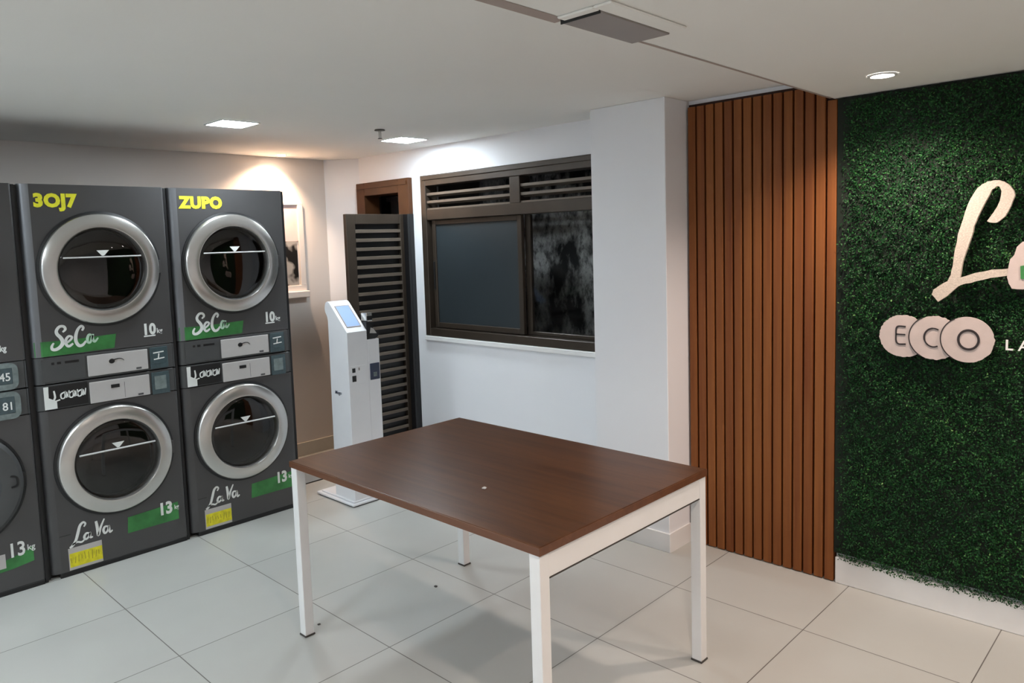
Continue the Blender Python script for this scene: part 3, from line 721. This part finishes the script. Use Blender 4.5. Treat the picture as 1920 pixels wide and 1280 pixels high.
        # display
        if style != 'dark':
            dp = box_obj('display', -0.001, 0.006, 0.545, 0.640, z0-0.006, z1+0.004, M_teal, t, 0.003, label='dark teal display housing')
            box_obj('display_screen', 0.0055, 0.0075, 0.560, 0.622, z0+0.020, z1-0.016, M_teal2 if k else M_teal, dp, 0.001)
            if k == 0:
                bm = bmesh.new()
                add_stroke(bm, [(0.562, z0+0.080), (0.618, z0+0.084)], FM, 0.0075, 0.0085, 0.006, 1); add_stroke(bm, [(0.564, z0+0.045), (0.620, z0+0.050)], FM, 0.0075, 0.0085, 0.006, 1)
                add_stroke(bm, [(0.588, z0+0.050), (0.592, z0+0.075)], FM, 0.0075, 0.0085, 0.006, 1); obj('display_print', bm, M_white, dp)
        else:
            bm = bmesh.new(); pts = []
            for (a, b, s0) in ((0.640-0.035, z1+0.012-0.035, 0), (0.330, z1+0.012-0.012, 90), (0.330, z0-0.010+0.012, 180), (0.640-0.035, z0-0.010+0.035, 270)):
                rr = 0.035 if a > 0.5 else 0.012
                for q in range(7): an = math.radians(s0+q*15); pts.append((a+rr*math.cos(an), b+rr*math.sin(an)))
            add_prism(bm, pts, FM, -0.001, 0.010); dp = obj('display', bm, M_teal2, t, label='rounded grey display housing')
            box_obj('display_screen', 0.009, 0.0115, 0.42, 0.615, z0+0.018, z1-0.012, M_teal, dp, 0.002)
            bm = text_mesh('10:45' if k == 0 else '00 81', FM, 0.500, z0+0.035, 0.038, 0.0115, 0.0125, sx=0.9, bold=0.01); obj('display_print', bm, M_white, dp)
    if style != 'dark':
        lb = box_obj('name_label', -0.001, 0.004, 0.018+0.022, 0.229, 0.870, 0.982, M_black, t, 0.001, label='black label with white script')
        bm = bmesh.new()
        add_prism(bm, [(0.030, 0.982), (0.052, 0.982), (0.050, 0.925), (0.085, 0.905), (0.085, 0.868), (0.030, 0.868)], FM, 0.0041, 0.0052)
        add_stroke(bm, [(0.075, 0.958, 0.007), (0.078, 0.925, 0.009), (0.070, 0.905, 0.007), (0.100, 0.910, 0.006)], FM, 0.0042, 0.0055)
        xx = 0.105
        for q in range(3):
            add_stroke(bm, [(xx+0.016, 0.945, 0.006), (xx, 0.935, 0.007), (xx+0.002, 0.915, 0.006), (xx+0.016, 0.918, 0.006), (xx+0.020, 0.948, 0.006), (xx+0.024, 0.915, 0.006)], FM, 0.0042, 0.0055)
            add_stroke(bm, [(xx+0.026, 0.945, 0.005), (xx+0.032, 0.918, 0.006), (xx+0.038, 0.950, 0.005)], FM, 0.0042, 0.0055); xx += 0.038
        obj('label_script', bm, M_white, lb)
    # green bands
    bm = bmesh.new()
    if style != 'dark':
        pts = [(0.012+0.0, 1.196), (0.16, 1.197), (0.395, 1.208), (0.390, 1.132), (0.16, 1.131), (0.012, 1.131)]
        pts = [(0.043, 1.206), (0.16, 1.203), (0.385, 1.211), (0.372, 1.138), (0.16, 1.132), (0.043, 1.132)]
        add_prism(bm, pts, FM, 0.0003, 0.0012)
        add_prism(bm, [(0.010, 1.206), (0.043, 1.206), (0.043, 1.132), (0.010, 1.132)], lambda u, v, tt: (tt-0.034*(1-math.sqrt(max(0, 1-((0.042-min(u, 0.042))/0.042)**2))), u, v), 0.0003, 0.0014)
        obj('upper_green_band', bm, M_green, t)
        bm = bmesh.new(); add_prism(bm, [(0.372, 0.222), (0.638, 0.236), (0.638, 0.138), (0.366, 0.136)], FM, 0.0003, 0.0012); obj('lower_green_band', bm, M_green, t)
    else:
        a_ = [(0.30, 0.150), (0.50, 0.168), (0.60, 0.192), (0.638, 0.212)]; b_ = [(0.638, 0.136), (0.55, 0.122), (0.40, 0.112), (0.30, 0.110)]
        add_prism(bm, a_+b_, FM, 0.0003, 0.0012); obj('lower_green_band', bm, M_green, t)
    # lettering
    wh = lambda bm_, nm, m_=M_white: obj(nm, bm_, m_, t)
    if name_txt:
        bm = text_mesh(name_txt, FM, 0.058, 1.870, 0.060, 0.0006, 0.0022, sx=1.0, bold=0.06, spacing=1.08); obj('yellow_name_lettering', bm, M_yellowtext, t)
    cu, cl = cap_up, cap_lo
    if style != 'dark':
        bm = text_mesh(cu, FM, 0.518, 1.190, 0.056, 0.0006, 0.0018, sx=0.85, bold=0.045, spacing=1.05); wh(bm, 'capacity_lettering')
        bm = text_mesh('kg', FM, 0.592, 1.192, 0.026, 0.0006, 0.0018, sx=0.9, bold=0.02); wh(bm, 'unit_lettering')
        bm = bmesh.new(); add_stroke(bm, [(0.524, 1.180), (0.584, 1.181)], FM, 0.0006, 0.0016, 0.007, 1); wh(bm, 'underline')
        bm = text_mesh(cl, FM, 0.530, 0.186, 0.064, 0.0014, 0.0024, sx=0.85, bold=0.04); wh(bm, 'capacity_lettering')
        bm = text_mesh('kg', FM, 0.616, 0.198, 0.024, 0.0014, 0.0024, sx=0.8, bold=0.02); wh(bm, 'unit_lettering')
        # upper script: S e C a
        bm = bmesh.new()
        add_stroke(bm, [(0.137, 1.246, 0.006), (0.150, 1.259, 0.009), (0.143, 1.274, 0.010), (0.124, 1.274, 0.010), (0.110, 1.256, 0.011), (0.112, 1.238, 0.012),
                        (0.127, 1.218, 0.013), (0.134, 1.196, 0.014), (0.124, 1.176, 0.013), (0.103, 1.163, 0.012), (0.086, 1.165, 0.011), (0.084, 1.180, 0.009), (0.094, 1.196, 0.006)], FM, 0.0013, 0.003, gain=1.3)
        add_stroke(bm, [(0.152, 1.190, 0.007), (0.172, 1.206, 0.008), (0.176, 1.218, 0.008), (0.162, 1.222, 0.009), (0.149, 1.206, 0.010), (0.148, 1.184, 0.010), (0.160, 1.172, 0.010), (0.180, 1.184, 0.007)], FM, 0.0013, 0.003, gain=1.3)
        add_stroke(bm, [(0.225, 1.244, 0.007), (0.232, 1.258, 0.009), (0.223, 1.268, 0.009), (0.206, 1.252, 0.010), (0.195, 1.222, 0.012), (0.194, 1.192, 0.012), (0.206, 1.170, 0.012), (0.224, 1.172, 0.010), (0.240, 1.190, 0.007)], FM, 0.0013, 0.003, gain=1.3)
        obj('script_lettering', bm, M_white, t)
        bm = bmesh.new()
        add_stroke(bm, [(0.270, 1.216, 0.007), (0.256, 1.220, 0.009), (0.247, 1.202, 0.010), (0.248, 1.182, 0.009), (0.260, 1.182, 0.008), (0.272, 1.216, 0.008)], FM, 0.0013, 0.003, gain=1.3)
        add_stroke(bm, [(0.275, 1.222, 0.007), (0.272, 1.198, 0.009), (0.280, 1.182, 0.009), (0.298, 1.200, 0.005)], FM, 0.0013, 0.003, gain=1.3)
        obj('script_letter_a', bm, M_mint, t, label='pale mint script letter a')
        # lower script: L a V a
        bm = bmesh.new()
        add_stroke(bm, [(0.158, 0.236, 0.005), (0.166, 0.250, 0.007), (0.156, 0.260, 0.008), (0.140, 0.246, 0.010), (0.128, 0.210, 0.011), (0.116, 0.176, 0.010), (0.098, 0.152, 0.009), (0.086, 0.146, 0.007)], FM, 0.0006, 0.002, gain=1.3)
        add_stroke(bm, [(0.098, 0.158, 0.006), (0.122, 0.166, 0.007), (0.142, 0.160, 0.007), (0.158, 0.170, 0.005)], FM, 0.0006, 0.002, gain=1.3)
        add_stroke(bm, [(0.180, 0.196, 0.006), (0.166, 0.198, 0.008), (0.156, 0.182, 0.009), (0.162, 0.168, 0.008), (0.178, 0.178, 0.007), (0.184, 0.198, 0.007), (0.184, 0.172, 0.008), (0.196, 0.172, 0.005)], FM, 0.0006, 0.002, gain=1.3)
        add_stroke(bm, [(0.216, 0.248, 0.009), (0.220, 0.212, 0.011), (0.222, 0.170, 0.009), (0.236, 0.210, 0.008), (0.256, 0.250, 0.005)], FM, 0.0006, 0.002, gain=1.3)
        add_stroke(bm, [(0.272, 0.204, 0.006), (0.256, 0.206, 0.008), (0.248, 0.190, 0.009), (0.254, 0.172, 0.008), (0.268, 0.182, 0.007), (0.276, 0.206, 0.007), (0.278, 0.172, 0.008), (0.292, 0.178, 0.005)], FM, 0.0006, 0.002, gain=1.3)
        obj('script_lettering', bm, M_white, t)
        # yellow data label
        lb = box_obj('data_label', 0.0, 0.0012, 0.078, 0.236, 0.028, 0.142, M_gray if False else M_drawer, t, label='grey label with a yellow block')
        bm = bmesh.new(); add_prism(bm, [(0.082, 0.042), (0.235, 0.042), (0.235, 0.114), (0.082, 0.114)], FM, 0.0012, 0.0020); obj('yellow_block', bm, M_yellow, lb)
        bm = bmesh.new(); r = random.Random(int(y0*100))
        for q in range(9): u = 0.090+q*0.016; add_stroke(bm, [(u, 0.056+r.uniform(0, 0.02)), (u+r.uniform(-.006, .006), 0.098+r.uniform(-.01, .01))], FM, 0.0021, 0.0026, 0.0022, 1)
        obj('fine_print', bm, M_olive, lb)
        bm = bmesh.new(); add_box(bm, 0.0, 0.0006, 0.044, 0.095, 0.213, 0.2155); obj('panel_seam', bm, M_black, t)
    else:
        bm = text_mesh('10kg', FM, 0.545, 1.182, 0.028, 0.0006, 0.002, sx=0.75, bold=0.03); wh(bm, 'capacity_lettering')
        bm = text_mesh('13', FM, 0.530, 0.180, 0.068, 0.0014, 0.0026, sx=0.80, bold=0.02); wh(bm, 'capacity_lettering')
        bm = text_mesh('kg', FM, 0.612, 0.195, 0.028, 0.0014, 0.0026, sx=0.95, bold=0.01); wh(bm, 'unit_lettering')
        bm = bmesh.new(); add_prism(bm, [(0.345, 0.205), (0.520, 0.205), (0.520, 0.135), (0.345, 0.135)], FM, 0.0014, 0.0020); wh(bm, 'pale_label', M_drawer)
        bm = bmesh.new(); add_stroke(bm, [(MW/2+0.222, 0.556+0.030, 0.008), (MW/2+0.245, 0.556+0.022, 0.008), (MW/2+0.250, 0.556, 0.008), (MW/2+0.245, 0.556-0.020, 0.008), (MW/2+0.222, 0.556-0.024, 0.008)], FM, 0.040, 0.050)
        obj('door_handle', bm, M_black, t)
    return t
machine(0.995-0.715, 'dark-doored stacked washer dryer cut off by the left photo edge', 'dark', None, '10', '13', None)
machine(0.990, 'charcoal stacked washer dryer with steel rings, the middle one, under yellow 3OJ7 lettering', 'steel', '3OJ7', '10', '13', 'SeCa')
machine(1.697, 'charcoal stacked washer dryer with steel rings and yellow ZUPO lettering, nearest the kiosk', 'steel', 'ZUPO', '10', '13', 'SeCa')

# ------------------------------------------------------------------ payment kiosk
ks = thing('payment_kiosk', 'white free-standing payment kiosk with tilted blue screen', 'kiosk', (-3.90, 2.60, 0))
FK = lambda u, v, t: (u, t, v)     # profile in x/z, extruded along y
bm = bmesh.new()
prof = [(0.0, 0.03), (0.0, 1.098), (-0.175, 1.272), (-0.186, 1.280), (-0.205, 1.284), (-0.222, 1.276), (-0.232, 1.258), (-0.236, 1.238), (-0.230, 1.215), (-0.212, 1.19), (-0.205, 1.16), (-0.205, 1.00), (-0.215, 0.03)]
add_prism(bm, prof, FK, 0.0, 0.145)
bmesh.ops.bevel(bm, geom=[e for e in bm.edges if len(e.link_faces) == 2 and e.calc_face_angle(0) > 0.9], offset=0.006, segments=2, affect='EDGES')
obj('screen_column', bm, M_ksk, ks, True)
bm = bmesh.new(); add_box(bm, -0.205, 0.0, 0.1455, 0.238, 0.03, 1.040, 0.005, 2); obj('side_cabinet', bm, M_ksk, ks)
bm = bmesh.new(); add_box(bm, -0.40, 0.02, -0.03, 0.25, 0.006, 0.022, 0.004, 1); add_box(bm, -0.37, 0.005, -0.012, 0.235, 0.022, 0.034, 0.004, 1)
base = obj('base_plate', bm, M_ksk, ks)
bm = bmesh.new(); add_box(bm, -0.38, 0.012, -0.022, 0.242, 0.0, 0.007); obj('rubber_pad', bm, M_black, base)
# screen on the slope
dv = Vector((-0.175, 0, 0.174)).normalized(); nv = Vector((dv.z, 0, -dv.x))
def SL(u, v, t): p = Vector((0, 0, 1.098)) + dv*v + nv*t; return (p.x, u, p.z)
bm = bmesh.new(); add_prism(bm, [(0.026, 0.045), (0.120, 0.045), (0.120, 0.215), (0.026, 0.215)], SL, 0.0002, 0.003)
sc_ = obj('screen', bm, M_screen, ks, label='tilted touch screen showing pale blue')
bm = bmesh.new()
for a, b, c, d in ((0.020, 0.026, 0.039, 0.221), (0.120, 0.126, 0.039, 0.221), (0.026, 0.120, 0.039, 0.045), (0.026, 0.120, 0.215, 0.221)): add_prism(bm, [(a, c), (b, c), (b, d), (a, d)], SL, 0.0002, 0.0035)
obj('screen_bezel', bm, M_ac, sc_)
# card slot plate and readers
bm = bmesh.new(); add_box(bm, -0.001, 0.0015, 0.012, 0.125, 0.770, 0.885, 0.001, 1); pl_ = obj('slot_plate', bm, M_ksk, ks)
bm = bmesh.new(); add_box(bm, 0.001, 0.004, 0.024, 0.046, 0.845, 0.872); add_box(bm, 0.001, 0.004, 0.022, 0.050, 0.788, 0.825); obj('card_slot', bm, M_black, pl_)
bm = bmesh.new(); add_box(bm, 0.001, 0.002, 0.070, 0.080, 0.855, 0.872); obj('slot_print', bm, M_ac, pl_)
bm = bmesh.new(); add_box(bm, -0.001, 0.006, 0.157, 0.230, 0.780, 0.885, 0.003, 1); rd = obj('card_reader', bm, M_navy, ks, label='navy blue contactless card reader')
bm = bmesh.new(); add_box(bm, 0.0055, 0.007, 0.180, 0.206, 0.800, 0.828); obj('reader_pad', bm, M_teal2, rd)
bm = text_mesh('Mogo', lambda u, v, t: (u, -t, v), -0.165, 0.700, 0.022, 0.0006, 0.0016, sx=1.0, bold=0.01, shear=0.2)
obj('side_lettering', bm, M_navy, ks)
# payment terminal on its bracket
bm = bmesh.new()
add_prism(bm, [(0.148, 1.035), (0.148, 1.150), (0.175, 1.150), (0.200, 1.105), (0.238, 1.075), (0.244, 1.062), (0.232, 1.050), (0.205, 1.035)], lambda u, v, t: (t, u, v), -0.085, -0.004)
br = obj('terminal_bracket', bm, M_black, ks)
bm = bmesh.new(); add_box(bm, -0.080, -0.020, 0.162, 0.210, 1.150, 1.205, 0.006, 2); obj('printer_head', bm, M_steel, br)
bm = bmesh.new(); add_box(bm, -0.022, -0.016, 0.166, 0.204, 1.160, 1.185); obj('paper_slot', bm, M_black, br)
bm = bmesh.new(); add_prism(bm, [(0.172, 1.078), (0.180, 1.112), (0.198, 1.105), (0.222, 1.072)], lambda u, v, t: (t, u, v), -0.004, 0.001); obj('terminal_screen', bm, M_drawer, br)

# ------------------------------------------------------------------ table
tb = thing('work_table', 'square dark walnut table with white metal legs on tiled floor', 'table', (-2.085, 2.015, 0))
HX, HY, ZT = 0.690, 0.475, 0.752
bm = bmesh.new(); add_box(bm, -HX, HX, -HY, HY, ZT-0.027, ZT, 0.003, 2)
top = obj('tabletop', bm, M_top, tb)
bm = bmesh.new()
add_box(bm, -HX-0.002, HX+0.002, -HY-0.002, -HY, ZT-0.026, ZT-0.002); add_box(bm, -HX-0.002, HX+0.002, HY, HY+0.002, ZT-0.026, ZT-0.002)
add_box(bm, HX, HX+0.002, -HY, HY, ZT-0.026, ZT-0.002); add_box(bm, -HX-0.002, -HX, -HY, HY, ZT-0.026, ZT-0.002)
obj('edge_band', bm, M_edge, top, label='lighter brown edge band')
lw = 0.042
for sx in (-1, 1):
    for sy in (-1, 1):
        x = sx*(HX-lw/2-0.002); y = sy*(HY-lw/2-0.002)
        bm = bmesh.new(); add_box(bm, x-lw/2, x+lw/2, y-lw/2, y+lw/2, 0.006, ZT-0.027, 0.003, 2); lg = obj('leg', bm, M_tableleg, tb)
        bm = bmesh.new(); add_box(bm, x-lw/2-0.003, x+lw/2+0.003, y-lw/2-0.003, y+lw/2+0.003, 0.0, 0.007, 0.002, 1); obj('foot', bm, M_rubber, lg)
for sx in (-1, 1):
    x = sx*(HX-0.015)
    bm = bmesh.new(); add_box(bm, x-0.010, x+0.010, -HY+lw, HY-lw, ZT-0.105, ZT-0.027, 0.002, 1); obj('apron', bm, M_tableleg, tb)
    bm = bmesh.new(); add_box(bm, x-0.0102, x+0.0102, -HY+lw, HY-lw, ZT-0.109, ZT-0.1055); obj('apron_edge', bm, M_rubber, tb)
bm = bmesh.new(); add_box(bm, -HX+lw, HX-lw, -0.02, 0.02, ZT-0.065, ZT-0.027, 0.002, 1); obj('centre_rail', bm, M_tableleg, tb)
# crumb on the table, specks on the floor
def crumb(name, label, cat, x, y, z, r, m_, seed):
    rr = random.Random(seed); bm = bmesh.new()
    bmesh.ops.create_icosphere(bm, subdivisions=2, radius=r)
    for v in bm.verts: v.co *= rr.uniform(0.7, 1.25); v.co.z *= 0.35
    mz = min(v.co.z for v in bm.verts)
    for v in bm.verts: v.co.z -= mz
    o = obj(name, bm, m_, None); o.location = (x, y, z); o['label'] = label; o['category'] = cat
crumb('paper_scrap', 'tiny pale scrap lying on the brown tabletop', 'scrap', -1.889, 1.802, 0.752, 0.009, M_drawer, 1)
crumb('dirt_speck', 'dark speck on the floor under the table', 'debris', -2.668, 2.203, 0.0, 0.009, M_rubber, 2)
crumb('dirt_speck', 'dark speck on the floor beside the front left table leg', 'debris', -2.784, 1.638, 0.0, 0.007, M_rubber, 3)
